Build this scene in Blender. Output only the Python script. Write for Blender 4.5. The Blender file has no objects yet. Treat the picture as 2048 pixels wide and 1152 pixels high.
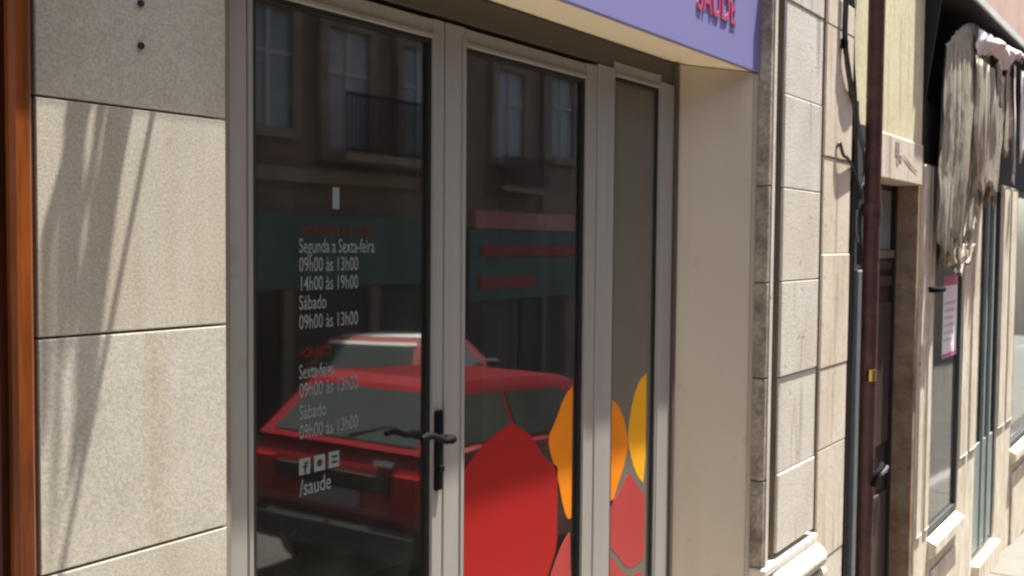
import bpy, bmesh, math, random
from mathutils import Vector, Matrix
random.seed(7)
S = bpy.context.scene
C = S.collection
R = math.radians

# ---------------------------------------------------------------- camera, sky, sun, exposure
cam = bpy.data.cameras.new('camera')
co = bpy.data.objects.new('camera', cam); C.objects.link(co)
cam.sensor_width = 36.0
cam.lens = 36.0 * 2100.0 / 2048.0
cam.clip_start = 0.05; cam.clip_end = 400
fw = Vector((0.82647461, 0.56121562, -0.04446071))
rt = Vector((0.56207072, -0.82704323, 0.00871791))
up = Vector((0.03187831, 0.03219519, 0.99897309))
M = Matrix((rt, up, -fw)).transposed().to_4x4()
M.translation = Vector((0, -1.69, 1.55))
co.matrix_world = M
S.camera = co

SUN = Vector((0.24, -0.13, 1.0)).normalized()
w = bpy.data.worlds.new('World'); S.world = w; w.use_nodes = True
nt = w.node_tree
sky = nt.nodes.new('ShaderNodeTexSky'); sky.sky_type = 'NISHITA'; sky.sun_disc = False
sky.sun_elevation = math.asin(SUN.z); sky.sun_rotation = math.atan2(SUN.x, SUN.y)
sky.dust_density = 3.0; sky.air_density = 0.9; sky.ozone_density = 0.6
nt.nodes['Background'].inputs['Strength'].default_value = 0.09
nt.links.new(sky.outputs[0], nt.nodes['Background'].inputs['Color'])
sl = bpy.data.lights.new('sun', 'SUN'); sl.energy = 5.0; sl.angle = R(0.5); sl.color = (1.0, 0.955, 0.87)
so = bpy.data.objects.new('sun', sl); C.objects.link(so)
so.rotation_euler = SUN.to_track_quat('Z', 'Y').to_euler()
S.view_settings.view_transform = 'Standard'; S.view_settings.look = 'None'
S.view_settings.gamma = 1.0; S.view_settings.use_curve_mapping = False
S.view_settings.exposure = 1.94
S.cycles.filter_width = 2.5
S.cycles.max_bounces = 10; S.cycles.transparent_max_bounces = 24; S.cycles.glossy_bounces = 6
S.cycles.caustics_reflective = False; S.cycles.caustics_refractive = False

# ---------------------------------------------------------------- materials
def mat(name, col, rough=0.6, metal=0.0, var=0.0, vscale=6.0, col2=None, bump=0.0, bscale=60.0, spec=0.5, stretch=None,
        speck=0.0, speck_scale=260.0, coat=0.0, drip=0.0, dscale=1.0, ovar=0.0):
    m = bpy.data.materials.new(name); m.use_nodes = True
    n = m.node_tree; b = n.nodes['Principled BSDF']; L = n.links
    b.inputs['Roughness'].default_value = rough; b.inputs['Metallic'].default_value = metal
    b.inputs['Specular IOR Level'].default_value = spec
    if coat: b.inputs['Coat Weight'].default_value = coat; b.inputs['Coat Roughness'].default_value = 0.08
    tc = n.nodes.new('ShaderNodeTexCoord'); mp = n.nodes.new('ShaderNodeMapping')
    oi = n.nodes.new('ShaderNodeObjectInfo')
    add = n.nodes.new('ShaderNodeVectorMath'); add.operation = 'ADD'
    sc = n.nodes.new('ShaderNodeVectorMath'); sc.operation = 'SCALE'; sc.inputs[3].default_value = 37.0
    cmb = n.nodes.new('ShaderNodeCombineXYZ')
    for i in range(3): L.new(oi.outputs['Random'], cmb.inputs[i])
    L.new(cmb.outputs[0], sc.inputs[0])
    L.new(tc.outputs['Object'], add.inputs[0]); L.new(sc.outputs[0], add.inputs[1])
    L.new(add.outputs[0], mp.inputs[0])
    if stretch: mp.inputs['Scale'].default_value = stretch
    c1 = tuple(col) + (1,)
    if var or col2:
        no = n.nodes.new('ShaderNodeTexNoise'); no.inputs['Scale'].default_value = vscale; no.inputs['Detail'].default_value = 6
        no.inputs['Roughness'].default_value = 0.65
        L.new(mp.outputs[0], no.inputs['Vector'])
        rp = n.nodes.new('ShaderNodeValToRGB')
        rp.color_ramp.elements[0].position = 0.34; rp.color_ramp.elements[1].position = 0.66
        if col2: ca, cb = tuple(col2) + (1,), c1
        else: ca, cb = tuple(x * (1 - var) for x in col) + (1,), tuple(min(1, x * (1 + var)) for x in col) + (1,)
        rp.color_ramp.elements[0].color = ca; rp.color_ramp.elements[1].color = cb
        L.new(no.outputs['Fac'], rp.inputs[0]); out = rp.outputs[0]
        if speck:
            n2 = n.nodes.new('ShaderNodeTexNoise'); n2.inputs['Scale'].default_value = speck_scale; n2.inputs['Detail'].default_value = 3
            n2.inputs['Roughness'].default_value = 0.7
            L.new(mp.outputs[0], n2.inputs['Vector'])
            r2 = n.nodes.new('ShaderNodeValToRGB')
            r2.color_ramp.elements[0].position = 0.36; r2.color_ramp.elements[1].position = 0.62
            r2.color_ramp.elements[0].color = (1 - speck,) * 3 + (1,); r2.color_ramp.elements[1].color = (1 + speck * .35,) * 3 + (1,)
            L.new(n2.outputs['Fac'], r2.inputs[0])
            mx = n.nodes.new('ShaderNodeMix'); mx.data_type = 'RGBA'; mx.blend_type = 'MULTIPLY'; mx.inputs[0].default_value = 1
            mx.clamp_result = False
            L.new(out, mx.inputs[6]); L.new(r2.outputs[0], mx.inputs[7]); out = mx.outputs[2]
        def mul(src, fac_socket, lo, hi, p0, p1):
            r3 = n.nodes.new('ShaderNodeValToRGB'); r3.color_ramp.elements[0].position = p0; r3.color_ramp.elements[1].position = p1
            r3.color_ramp.elements[0].color = (hi,) * 3 + (1,); r3.color_ramp.elements[1].color = (lo, lo * .97, lo * .92, 1)
            L.new(fac_socket, r3.inputs[0])
            m3 = n.nodes.new('ShaderNodeMix'); m3.data_type = 'RGBA'; m3.blend_type = 'MULTIPLY'; m3.inputs[0].default_value = 1; m3.clamp_result = False
            L.new(src, m3.inputs[6]); L.new(r3.outputs[0], m3.inputs[7]); return m3.outputs[2]
        if drip:
            mp2 = n.nodes.new('ShaderNodeMapping'); mp2.inputs['Scale'].default_value = (16 * dscale, 16 * dscale, 1.1 * dscale)
            L.new(add.outputs[0], mp2.inputs[0])
            n3 = n.nodes.new('ShaderNodeTexNoise'); n3.inputs['Scale'].default_value = 1.0; n3.inputs['Detail'].default_value = 4
            L.new(mp2.outputs[0], n3.inputs['Vector']); out = mul(out, n3.outputs['Fac'], 1 - drip, 1.0, 0.56, 0.72)
            n4 = n.nodes.new('ShaderNodeTexNoise'); n4.inputs['Scale'].default_value = 26 * dscale; n4.inputs['Detail'].default_value = 2
            L.new(add.outputs[0], n4.inputs['Vector']); out = mul(out, n4.outputs['Fac'], 1 - drip * 1.2, 1.0, 0.68, 0.76)
        if ovar: out = mul(out, oi.outputs['Random'], 1 - ovar, 1.0, 0.0, 1.0)
        L.new(out, b.inputs['Base Color'])
    else:
        b.inputs['Base Color'].default_value = c1
    if bump:
        nb = n.nodes.new('ShaderNodeTexNoise'); nb.inputs['Scale'].default_value = bscale; nb.inputs['Detail'].default_value = 5
        L.new(mp.outputs[0], nb.inputs['Vector'])
        bp = n.nodes.new('ShaderNodeBump'); bp.inputs['Strength'].default_value = bump; bp.inputs['Distance'].default_value = 0.004
        L.new(nb.outputs['Fac'], bp.inputs['Height']); L.new(bp.outputs[0], b.inputs['Normal'])
    return m

def glass(name, ior, tint=(0.85, 0.87, 0.86), rough=0.0, wob=0.0, dust=0.0):
    m = bpy.data.materials.new(name); m.use_nodes = True
    n = m.node_tree; L = n.links; n.nodes.remove(n.nodes['Principled BSDF'])
    t = n.nodes.new('ShaderNodeBsdfTransparent'); t.inputs[0].default_value = tint + (1,)
    g = n.nodes.new('ShaderNodeBsdfAnisotropic'); g.inputs['Roughness'].default_value = rough
    g.inputs['Color'].default_value = (1, 1, 1, 1)
    f = n.nodes.new('ShaderNodeFresnel'); f.inputs[0].default_value = ior
    if wob:
        tc = n.nodes.new('ShaderNodeTexCoord'); no = n.nodes.new('ShaderNodeTexNoise'); no.inputs['Scale'].default_value = 2.2
        no.inputs['Detail'].default_value = 1
        bp = n.nodes.new('ShaderNodeBump'); bp.inputs['Strength'].default_value = wob; bp.inputs['Distance'].default_value = 0.01
        L.new(tc.outputs['Object'], no.inputs['Vector']); L.new(no.outputs['Fac'], bp.inputs['Height']); L.new(bp.outputs[0], g.inputs['Normal'])
    x = n.nodes.new('ShaderNodeMixShader')
    L.new(f.outputs[0], x.inputs[0]); L.new(t.outputs[0], x.inputs[1]); L.new(g.outputs[0], x.inputs[2])
    if dust:                                            # a film of street dust, thicker in smears
        d = n.nodes.new('ShaderNodeBsdfDiffuse'); d.inputs[0].default_value = (0.46, 0.44, 0.40, 1)
        tc2 = n.nodes.new('ShaderNodeTexCoord'); mp = n.nodes.new('ShaderNodeMapping'); mp.inputs['Scale'].default_value = (5, 5, 2)
        no2 = n.nodes.new('ShaderNodeTexNoise'); no2.inputs['Scale'].default_value = 1.6; no2.inputs['Detail'].default_value = 5
        mr = n.nodes.new('ShaderNodeMapRange'); mr.inputs[1].default_value = 0.3; mr.inputs[2].default_value = 0.75; mr.inputs[3].default_value = dust * .5; mr.inputs[4].default_value = dust * 1.5
        L.new(tc2.outputs['Object'], mp.inputs[0]); L.new(mp.outputs[0], no2.inputs['Vector']); L.new(no2.outputs['Fac'], mr.inputs[0])
        x2 = n.nodes.new('ShaderNodeMixShader'); L.new(mr.outputs[0], x2.inputs[0]); L.new(x.outputs[0], x2.inputs[1]); L.new(d.outputs[0], x2.inputs[2]); x = x2
    L.new(x.outputs[0], n.nodes['Material Output'].inputs[0])
    return m
def clear(name, tint):
    m = bpy.data.materials.new(name); m.use_nodes = True
    n = m.node_tree; n.nodes.remove(n.nodes['Principled BSDF'])
    t = n.nodes.new('ShaderNodeBsdfTransparent'); t.inputs[0].default_value = tint + (1,)
    n.links.new(t.outputs[0], n.nodes['Material Output'].inputs[0]); return m

K = {}
K['granite'] = mat('bush_hammered_granite', (0.46, 0.43, 0.365), 0.85, drip=0.10, dscale=.6, ovar=0.05, var=0.06, vscale=5, bump=0.13, bscale=300, speck=0.24, speck_scale=190)
K['mortar'] = mat('grey_mortar', (0.20, 0.175, 0.14), 0.95, var=0.2)
K['hole'] = mat('hole_black', (0.01, 0.01, 0.01), 0.9)
K['limestone'] = mat('cream_limestone', (0.62, 0.60, 0.555), 0.85, drip=0.42, ovar=0.06, vscale=4, col2=(0.53, 0.50, 0.44), bump=0.3, bscale=90, speck=0.14, speck_scale=90)
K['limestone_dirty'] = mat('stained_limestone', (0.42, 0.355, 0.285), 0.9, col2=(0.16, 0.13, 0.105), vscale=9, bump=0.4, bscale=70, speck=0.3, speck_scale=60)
K['limestone_warm'] = mat('warm_limestone', (0.66, 0.605, 0.51), 0.85, drip=0.34, ovar=0.06, col2=(0.57, 0.50, 0.40), vscale=4, bump=0.3, bscale=80, speck=0.14, speck_scale=80, stretch=(1, 1, .5))
K['beige'] = mat('beige_render', (0.50, 0.435, 0.345), 0.8, drip=0.07, dscale=.4, var=0.025, vscale=3, bump=0.06, bscale=220)
K['soffit'] = mat('beige_soffit_bounce', (0.82, 0.72, 0.53), 0.8, var=0.03)  # beige lightened to carry light bounced up from the pavement
K['film'] = mat('olive_tan_film', (0.135, 0.122, 0.098), 0.6, spec=.25, var=0.08, vscale=2)
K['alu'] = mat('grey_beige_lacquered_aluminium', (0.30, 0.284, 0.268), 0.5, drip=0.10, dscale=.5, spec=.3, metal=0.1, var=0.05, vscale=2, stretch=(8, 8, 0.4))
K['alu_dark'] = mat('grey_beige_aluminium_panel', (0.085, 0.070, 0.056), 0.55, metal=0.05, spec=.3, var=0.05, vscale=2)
K['gasket'] = mat('black_rubber', (0.008, 0.007, 0.006), 0.6)
K['iron'] = mat('black_iron', (0.006, 0.0055, 0.007), 0.75, spec=.08)
K['purple'] = mat('lavender_sign_panel', (0.20, 0.194, 0.41), 0.55, spec=.3, var=0.02, vscale=2)
K['letter_red'] = mat('crimson_letter', (0.42, 0.05, 0.13), 0.5)
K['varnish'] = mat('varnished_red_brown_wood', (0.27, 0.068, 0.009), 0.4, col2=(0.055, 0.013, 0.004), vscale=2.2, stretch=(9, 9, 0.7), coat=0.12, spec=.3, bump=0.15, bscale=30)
K['varnish_dark'] = mat('dark_and_shaded_varnish', (0.065, 0.016, 0.007), 0.4, spec=.25, col2=(0.03, 0.008, 0.004), vscale=5, stretch=(9, 9, 0.7), coat=0.1)  # darker copy of the varnish, with the post's shade in it
K['glass'] = glass('shop_glass', 2.5, rough=0.028, wob=0.035, dust=0.030)
K['glass_in'] = clear('glass_edge', (0.97, 0.985, 0.98))
K['glass_old'] = glass('old_window_glass', 1.75, (0.78, 0.86, 0.83), rough=.05, wob=0.05, dust=.06)
K['v_red'] = mat('red_vinyl', (0.31, 0.013, 0.012), 0.45, spec=.15, var=0.03, vscale=2)
K['v_coral'] = mat('coral_vinyl', (0.36, 0.05, 0.048), 0.45, spec=.15, var=0.03, vscale=2)
K['v_orange'] = mat('orange_vinyl', (0.70, 0.21, 0.010), 0.45, spec=.15, var=0.05, vscale=3)
K['v_yellow'] = mat('yellow_vinyl', (0.75, 0.36, 0.015), 0.45, spec=.15, var=0.03, vscale=3)
K['v_white'] = mat('white_vinyl', (0.195, 0.22, 0.22), 0.5, spec=.2)
K['v_line'] = mat('red_orange_vinyl', (0.10, 0.018, 0.009), 0.5, spec=.2)
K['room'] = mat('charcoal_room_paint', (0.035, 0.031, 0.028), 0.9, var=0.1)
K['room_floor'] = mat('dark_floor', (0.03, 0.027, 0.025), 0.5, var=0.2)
K['room_tan'] = mat('tan_partition', (0.34, 0.30, 0.235), 0.85, var=0.04)
K['limestone_shade'] = mat('shaded_groove_limestone', (0.20, 0.155, 0.11), 0.9, col2=(0.10, 0.075, 0.055), vscale=6, stretch=(2, 2, .4))  # dark tone paints the shade inside the pilaster grooves
K['yellow_wall'] = mat('pale_yellow_render', (0.64, 0.62, 0.415), 0.9, drip=0.2, col2=(0.58, 0.53, 0.33), vscale=5, bump=0.25, bscale=60, speck=0.12, speck_scale=30)
K['pink_wall'] = mat('faded_pink_render', (0.56, 0.40, 0.31), 0.9, var=0.1, vscale=3, bump=0.2)
K['pipe'] = mat('red_brown_pipe', (0.06, 0.021, 0.018), 0.6, drip=.4, var=0.5, vscale=9, bump=0.5, bscale=30)
K['cable'] = mat('black_cable', (0.02, 0.018, 0.02), 0.5)
K['cable_grey'] = mat('grey_cable', (0.17, 0.17, 0.19), 0.5)
K['grey_metal'] = mat('blue_grey_metal', (0.14, 0.15, 0.17), 0.5, var=0.15)
K['door_dark'] = mat('dark_brown_door', (0.040, 0.026, 0.022), 0.5, var=0.3, vscale=3, stretch=(6, 6, .6))
K['jamb_brown'] = mat('dirty_brown_jamb', (0.36, 0.255, 0.165), 0.8, col2=(0.21, 0.13, 0.075), vscale=5, bump=0.3, bscale=40, speck=0.2, speck_scale=25)
K['brass'] = mat('brass', (0.55, 0.36, 0.12), 0.3, metal=1.0)
K['steel'] = mat('satin_steel', (0.6, 0.6, 0.62), 0.3, metal=1.0)
K['cream_paint'] = mat('worn_cream_paint', (0.78, 0.72, 0.59), 0.75, drip=0.3,  col2=(0.55, 0.48, 0.37), vscale=7, bump=0.2, bscale=40, stretch=(1, 1, .4), speck=0.12, speck_scale=30)
K['dark_frame'] = mat('dark_green_grey_frame', (0.030, 0.036, 0.036), 0.5, var=0.2)
K['teal_frame'] = mat('grey_teal_painted_frame', (0.22, 0.27, 0.26), 0.5, var=0.15)
K['dirty_cloth'] = mat('dirty_olive_canvas', (0.46, 0.435, 0.355), 0.95, col2=(0.23, 0.20, 0.14), vscale=8, bump=0.3, bscale=70, stretch=(9, 9, .15), speck=0.1, speck_scale=22)  # dirty olive, with dark streaks painting the shade of the folds
K['white_cloth'] = mat('white_canvas', (0.80, 0.80, 0.80), 0.95, col2=(0.62, 0.60, 0.57), vscale=7, bump=0.3, bscale=70)  # white copy of the canvas for its sunlit top and pale strips
K['rust_cloth'] = mat('rust_stained_canvas', (0.32, 0.22, 0.12), 0.95, col2=(0.46, 0.41, 0.36), vscale=9, bump=0.3)
K['void'] = mat('black_gap_and_shade', (0.012, 0.010, 0.010), 0.9)  # near-black for gaps and boards, also painting shade in recesses and undersides
K['cassette'] = mat('white_greenish_aluminium', (0.66, 0.70, 0.65), 0.5, var=0.1, vscale=4)
K['poster_white'] = mat('white_paper', (0.86, 0.85, 0.88), 0.7)
K['poster_pink'] = mat('magenta_print', (0.58, 0.16, 0.32), 0.6)
K['poster_grey'] = mat('grey_print', (0.60, 0.58, 0.62), 0.6)
K['paving'] = mat('pale_granite_paving', (0.115, 0.108, 0.095), 0.85, var=0.08, vscale=4, bump=0.25, bscale=90, speck=0.2, speck_scale=110)
K['paving_bounce'] = mat('pale_bounce_paving', (0.29, 0.262, 0.22), 0.85, var=0.08, vscale=4)  # unseen paving, made paler to bounce light onto the shopfront
K['asphalt'] = mat('worn_asphalt', (0.055, 0.050, 0.043), 0.9, var=0.2, vscale=2, bump=0.3, bscale=120)
K['kerb'] = mat('granite_kerb', (0.26, 0.25, 0.235), 0.85, var=0.1, bump=0.2)
K['opp_stone'] = mat('brown_granite_facade', (0.21, 0.15, 0.10), 0.9, col2=(0.125, 0.09, 0.06), vscale=1.6, bump=0.3, bscale=30)
K['opp_trim'] = mat('tan_granite_trim', (0.27, 0.215, 0.15), 0.9, col2=(0.18, 0.135, 0.09), vscale=3)
K['opp_pink'] = mat('brown_pink_render', (0.20, 0.145, 0.105), 0.9, var=0.15, vscale=2)
K['opp_grey'] = mat('grey_render', (0.25, 0.23, 0.20), 0.9, var=0.12, vscale=2)
K['green'] = mat('dark_green_fascia', (0.022, 0.088, 0.062), 0.5, var=0.15, vscale=2)
K['red_sign'] = mat('red_sign_board', (0.30, 0.032, 0.026), 0.7, var=0.15, vscale=2)
K['pink_sign'] = mat('faded_red_and_white_board', (0.50, 0.24, 0.20), 0.6, col2=(0.46, 0.11, 0.09), vscale=1.5)
K['shop_dark'] = mat('dark_shopfront', (0.03, 0.022, 0.018), 0.6, var=0.2)
K['curtain'] = mat('pale_teal_window', (0.20, 0.26, 0.26), 0.35, var=0.2, vscale=2, spec=0.6)
K['curtain_white'] = mat('white_net_curtain', (0.30, 0.34, 0.34), 0.5, var=0.1)
K['win_frame'] = mat('off_white_window_frame', (0.45, 0.43, 0.40), 0.6)
K['roof_tile'] = mat('terracotta_roof', (0.28, 0.11, 0.06), 0.9, var=0.2)
K['car_red'] = mat('red_car_paint', (0.25, 0.014, 0.02), 0.35, coat=0.7)
K['car_red2'] = mat('faded_red_car_paint', (0.26, 0.04, 0.028), 0.4, coat=0.3)
K['car_blue'] = mat('dark_blue_car_paint', (0.02, 0.025, 0.06), 0.3, coat=0.8)
K['car_glass'] = mat('car_window', (0.05, 0.062, 0.060), 0.12, spec=0.7)
K['chrome'] = mat('chrome_trim', (0.8, 0.8, 0.8), 0.25, metal=1.0)
K['white_glint'] = mat('white_glint', (0.75, 0.75, 0.73), 0.4)  # white paint for the sun's glints on the far red car
K['plastic'] = mat('black_plastic', (0.025, 0.025, 0.027), 0.5)
K['plate'] = mat('number_plate', (0.22, 0.22, 0.22), 0.5)
K['lamp_red'] = mat('tail_lamp', (0.30, 0.012, 0.015), 0.25)
K['tyre'] = mat('tyre_rubber', (0.02, 0.02, 0.02), 0.85)
K['leaf'] = mat('plant_leaf', (0.07, 0.11, 0.035), 0.6, var=0.3)
K['terracotta'] = mat('terracotta_pot', (0.33, 0.13, 0.07), 0.85, var=0.1)
K['paper'] = mat('pale_leaflet', (0.55, 0.50, 0.47), 0.7)
K['table'] = mat('dark_table', (0.04, 0.035, 0.033), 0.5)
K['foliage_blue'] = mat('grey_blue_leaf', (0.16, 0.20, 0.22), 0.6, var=0.3)

# ---------------------------------------------------------------- mesh helpers
class MB:
    def __init__(s): s.v = []; s.f = []; s.sm = []; s.mi = []
    def add(s, vs, fs, smooth=False, mi=0):
        o = len(s.v); s.v += [tuple(v) for v in vs]
        for f in fs: s.f.append(tuple(i + o for i in f)); s.sm.append(smooth); s.mi.append(mi)
        return s
    def box(s, x0, x1, y0, y1, z0, z1, b=0.0, mi=0):
        if b <= 0:
            vs = [(x, y, z) for x in (x0, x1) for y in (y0, y1) for z in (z0, z1)]
            s.add(vs, [(0, 1, 3, 2), (4, 6, 7, 5), (0, 4, 5, 1), (2, 3, 7, 6), (0, 2, 6, 4), (1, 5, 7, 3)], mi=mi)
        else:
            bm = bmesh.new(); bmesh.ops.create_cube(bm, size=1)
            for v in bm.verts: v.co = Vector(((x0 + x1) / 2 + v.co.x * (x1 - x0), (y0 + y1) / 2 + v.co.y * (y1 - y0), (z0 + z1) / 2 + v.co.z * (z1 - z0)))
            bmesh.ops.bevel(bm, geom=bm.edges[:], offset=b, segments=1, affect='EDGES')
            bm.verts.index_update()
            s.add([v.co[:] for v in bm.verts], [[v.index for v in f.verts] for f in bm.faces], mi=mi); bm.free()
        return s
    def prism(s, prof, axis, a0, a1, smooth=False, mi=0):
        # prof: closed 2-D outline; axis 'x': (y,z)  'y': (x,z)  'z': (x,y)
        n = len(prof)
        def P(p, a): return {'x': (a, p[0], p[1]), 'y': (p[0], a, p[1]), 'z': (p[0], p[1], a)}[axis]
        vs = [P(p, a0) for p in prof] + [P(p, a1) for p in prof]
        s.add(vs, [(i, (i + 1) % n, n + (i + 1) % n, n + i) for i in range(n)], smooth, mi)
        s.add([P(p, a0) for p in prof], [tuple(range(n))], mi=mi); s.add([P(p, a1) for p in prof], [tuple(range(n))], mi=mi)
        return s
    def tube(s, pts, r, n=8, mi=0, caps=True):
        pts = [Vector(p) for p in pts]; rings = []
        rr = r if isinstance(r, (list, tuple)) else [r] * len(pts)
        for i, p in enumerate(pts):
            t = (pts[min(i + 1, len(pts) - 1)] - pts[max(i - 1, 0)]).normalized()
            a = t.cross(Vector((0, 0, 1)) if abs(t.z) < 0.9 else Vector((0, 1, 0))).normalized(); b = t.cross(a)
            rings.append([p + (a * math.cos(2 * math.pi * k / n) + b * math.sin(2 * math.pi * k / n)) * rr[i] for k in range(n)])
        vs = [v for q in rings for v in q]; fs = []
        for i in range(len(pts) - 1):
            for k in range(n): fs.append((i * n + k, i * n + (k + 1) % n, (i + 1) * n + (k + 1) % n, (i + 1) * n + k))
        s.add(vs, fs, True, mi)
        if caps:
            s.add(rings[0], [tuple(range(n))], mi=mi); s.add(rings[-1], [tuple(range(n))], mi=mi)
        return s
    def mesh(s, name, mats, recalc=True):
        me = bpy.data.meshes.new(name); me.from_pydata(s.v, [], s.f)
        for m in (mats if isinstance(mats, (list, tuple)) else [mats]): me.materials.append(m)
        for i, p in enumerate(me.polygons): p.use_smooth = s.sm[i]; p.material_index = s.mi[i]
        if recalc: bm = bmesh.new(); bm.from_mesh(me); bmesh.ops.recalc_face_normals(bm, faces=bm.faces); bm.to_mesh(me); bm.free()
        me.update(); return me

def tag(o, label=None, cat=None, group=None, kind=None):
    if label: o['label'] = label
    if cat: o['category'] = cat
    if group: o['group'] = group
    if kind: o['kind'] = kind
    return o
def thing(name, label, cat, loc=(0, 0, 0), group=None, kind=None):
    o = bpy.data.objects.new(name, None); C.objects.link(o); o.location = loc; o.empty_display_size = 0.1
    return tag(o, label, cat, group, kind)
def base(o):
    t = Vector((0, 0, 0))
    while o: t += o.location; o = o.parent
    return t
def part(name, mb, m, parent=None, label=None, local=False):
    me = mb.mesh(name, m) if isinstance(mb, MB) else mb
    o = bpy.data.objects.new(name, me); C.objects.link(o)
    if parent:
        o.parent = parent
        if not local: o.location = -base(parent)
    if label: o['label'] = label
    return o
def box(name, dims, m, parent, b=0.0, label=None):
    return part(name, MB().box(*dims, b), m, parent, label)
def text_mesh(name, s, size, m, parent, loc, sx=1.0, rot=None, extrude=0.0, off=0.0):
    cu = bpy.data.curves.new(name, 'FONT'); cu.body = s; cu.size = size; cu.extrude = extrude; cu.offset = off; cu.resolution_u = 3
    t = bpy.data.objects.new('t', cu); C.objects.link(t)
    dg = bpy.context.evaluated_depsgraph_get(); dg.update()
    me = bpy.data.meshes.new_from_object(t.evaluated_get(dg)); bpy.data.objects.remove(t)
    me.materials.clear(); me.materials.append(m)
    me.transform(Matrix.Translation(Vector(loc)) @ Matrix.Rotation(R(90), 4, 'X') @ Matrix.Diagonal((sx, 1, 1, 1)))
    return part(name, me, m, parent)

# ================================================================ THE GROUND
SL = -0.058
def gz(x): return -0.55 + SL * x
def sheet(name, x0, x1, y0, y1, dz, m, thick=0.3):
    vs = []
    for x in (x0, x1):
        for y in (y0, y1):
            for t in (-thick, 0): vs.append((x, y, gz(x) + dz + t))
    o = part(name, MB().add(vs, [(0, 1, 3, 2), (4, 6, 7, 5), (0, 4, 5, 1), (2, 3, 7, 6), (0, 2, 6, 4), (1, 5, 7, 3)]), m)
    return tag(o, kind='structure')
sheet('ground', -40, 130, -60, 50, -0.5, K['asphalt'])
sheet('road', -40, 130, -8.45, -1.5, -0.015, K['asphalt'])
pave = sheet('pavement', -40, 130, -1.36, 0.02, -0.012, K['mortar'])
sheet('kerb', -40, 130, -1.5, -1.36, 0.0, K['kerb'])
sheet('far_pavement', -40, 130, -9.2, -8.45, 0.0, K['paving'])
for r_ in range(2):
    x = 4.2 + 0.3 * r_
    while x < 16:
        wx = 0.62 + random.uniform(-.03, .03); y0, y1 = -1.355 + 0.6 * (1 - r_), -1.355 + 0.6 * (2 - r_) - 0.006
        d = random.uniform(-.002, .003)
        vs = [(xx, yy, gz(xx) + t) for xx in (x, x + wx - 0.008) for yy in (y0, y1) for t in (-0.012, d)]
        part('paving_slab', MB().add(vs, [(0, 1, 3, 2), (4, 6, 7, 5), (0, 4, 5, 1), (2, 3, 7, 6), (0, 2, 6, 4), (1, 5, 7, 3)]), K['paving'], pave)
        x += wx
sheet('pavement_near', -40, 4.2, -1.355, 0.0, 0.0, K['paving_bounce'], 0.01)
sheet('pavement_beyond', 16.6, 130, -1.355, 0.0, 0.0, K['paving'], 0.01)

# ================================================================ STONE-CLAD BUILDING WITH THE SHOP
bld = thing('stone_clad_building', 'building clad in pale speckled granite slabs beside the glass shop doors', 'building', (1.2, 0, -0.6))
X0, X1 = 1.004, 1.405
zs = [2.203, 1.785, 1.380, 0.975, 0.570, 0.165, -0.24, -0.62]
for a, b_ in zip(zs[:-1], zs[1:]):
    o = box('stone_panel', (X0, X1, -0.05, -0.012, b_ + 0.002, a - 0.002), K['granite'], bld, 0.0022)
    if a > 2:
        for zz in (1.898, 1.974):
            h = MB().tube([(1.209, -0.054, zz), (1.209, -0.0495, zz)], 0.0068, 8)
            part('drill_hole', h, K['hole'], o)
box('backing_wall', (0.70, 1.448, -0.012, 0.3, -0.75, 2.6), K['mortar'], bld)
box('cornice', (0.55, 1.628, -0.107, 0.2, 2.212, 2.50), K['granite'], bld, 0.006)
box('upper_wall', (-6.0, 5.04, -0.045, 0.3, 2.78, 9.6), K['granite'], bld)
box('upper_wall', (-6.0, 1.60, -0.045, 0.2, 2.503, 2.778), K['granite'], bld)
box('upper_wall', (3.99, 5.04, -0.045, 0.2, 2.66, 2.778), K['limestone'], bld)
rf = MB().add([(-6, -0.3, 9.6), (13.5, -0.3, 9.6), (13.5, 9, 9.6), (-6, 9, 9.6), (-6, 4.5, 11.4), (13.5, 4.5, 11.4)],
              [(0, 1, 5, 4), (3, 2, 5, 4), (0, 4, 3), (1, 5, 2), (0, 1, 2, 3)])
part('roof', rf, K['roof_tile'], bld)
box('side_wall', (-6.0, 0.70, -0.03, 0.3, -0.75, 2.503), K['granite'], bld)

# interior of the shop
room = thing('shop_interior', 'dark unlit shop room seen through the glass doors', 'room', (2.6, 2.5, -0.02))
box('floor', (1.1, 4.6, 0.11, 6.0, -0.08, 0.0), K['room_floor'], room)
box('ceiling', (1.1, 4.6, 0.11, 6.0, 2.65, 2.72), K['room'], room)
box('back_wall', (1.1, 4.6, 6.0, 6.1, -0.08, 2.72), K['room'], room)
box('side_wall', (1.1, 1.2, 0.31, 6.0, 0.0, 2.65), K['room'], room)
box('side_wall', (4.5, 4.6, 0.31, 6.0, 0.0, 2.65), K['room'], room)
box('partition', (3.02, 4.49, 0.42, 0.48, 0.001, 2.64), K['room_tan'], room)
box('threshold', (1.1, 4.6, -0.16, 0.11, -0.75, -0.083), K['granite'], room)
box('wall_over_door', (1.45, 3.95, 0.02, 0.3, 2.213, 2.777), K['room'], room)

# splayed beige reveal on the right of the shopfront
rev = thing('beige_reveal', 'plain beige rendered reveal between side window and stone pilaster', 'wall', (3.75, -0.05, -0.6))
rv = MB().prism([(3.572, -0.002), (3.64, -0.024), (3.905, -0.158), (3.945, -0.16), (3.945, 0.30), (3.572, 0.30)], 'z', -0.75, 2.208)
part('render', rv, K['beige'], rev)
box('corner_bead', (3.9055, 3.9445, -0.1625, -0.1605, -0.6, 2.206), K['beige'], rev)
box('edge_trim', (3.535, 3.556, -0.012, 0.02, -0.6, 2.207), K['alu_dark'], rev)

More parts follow.
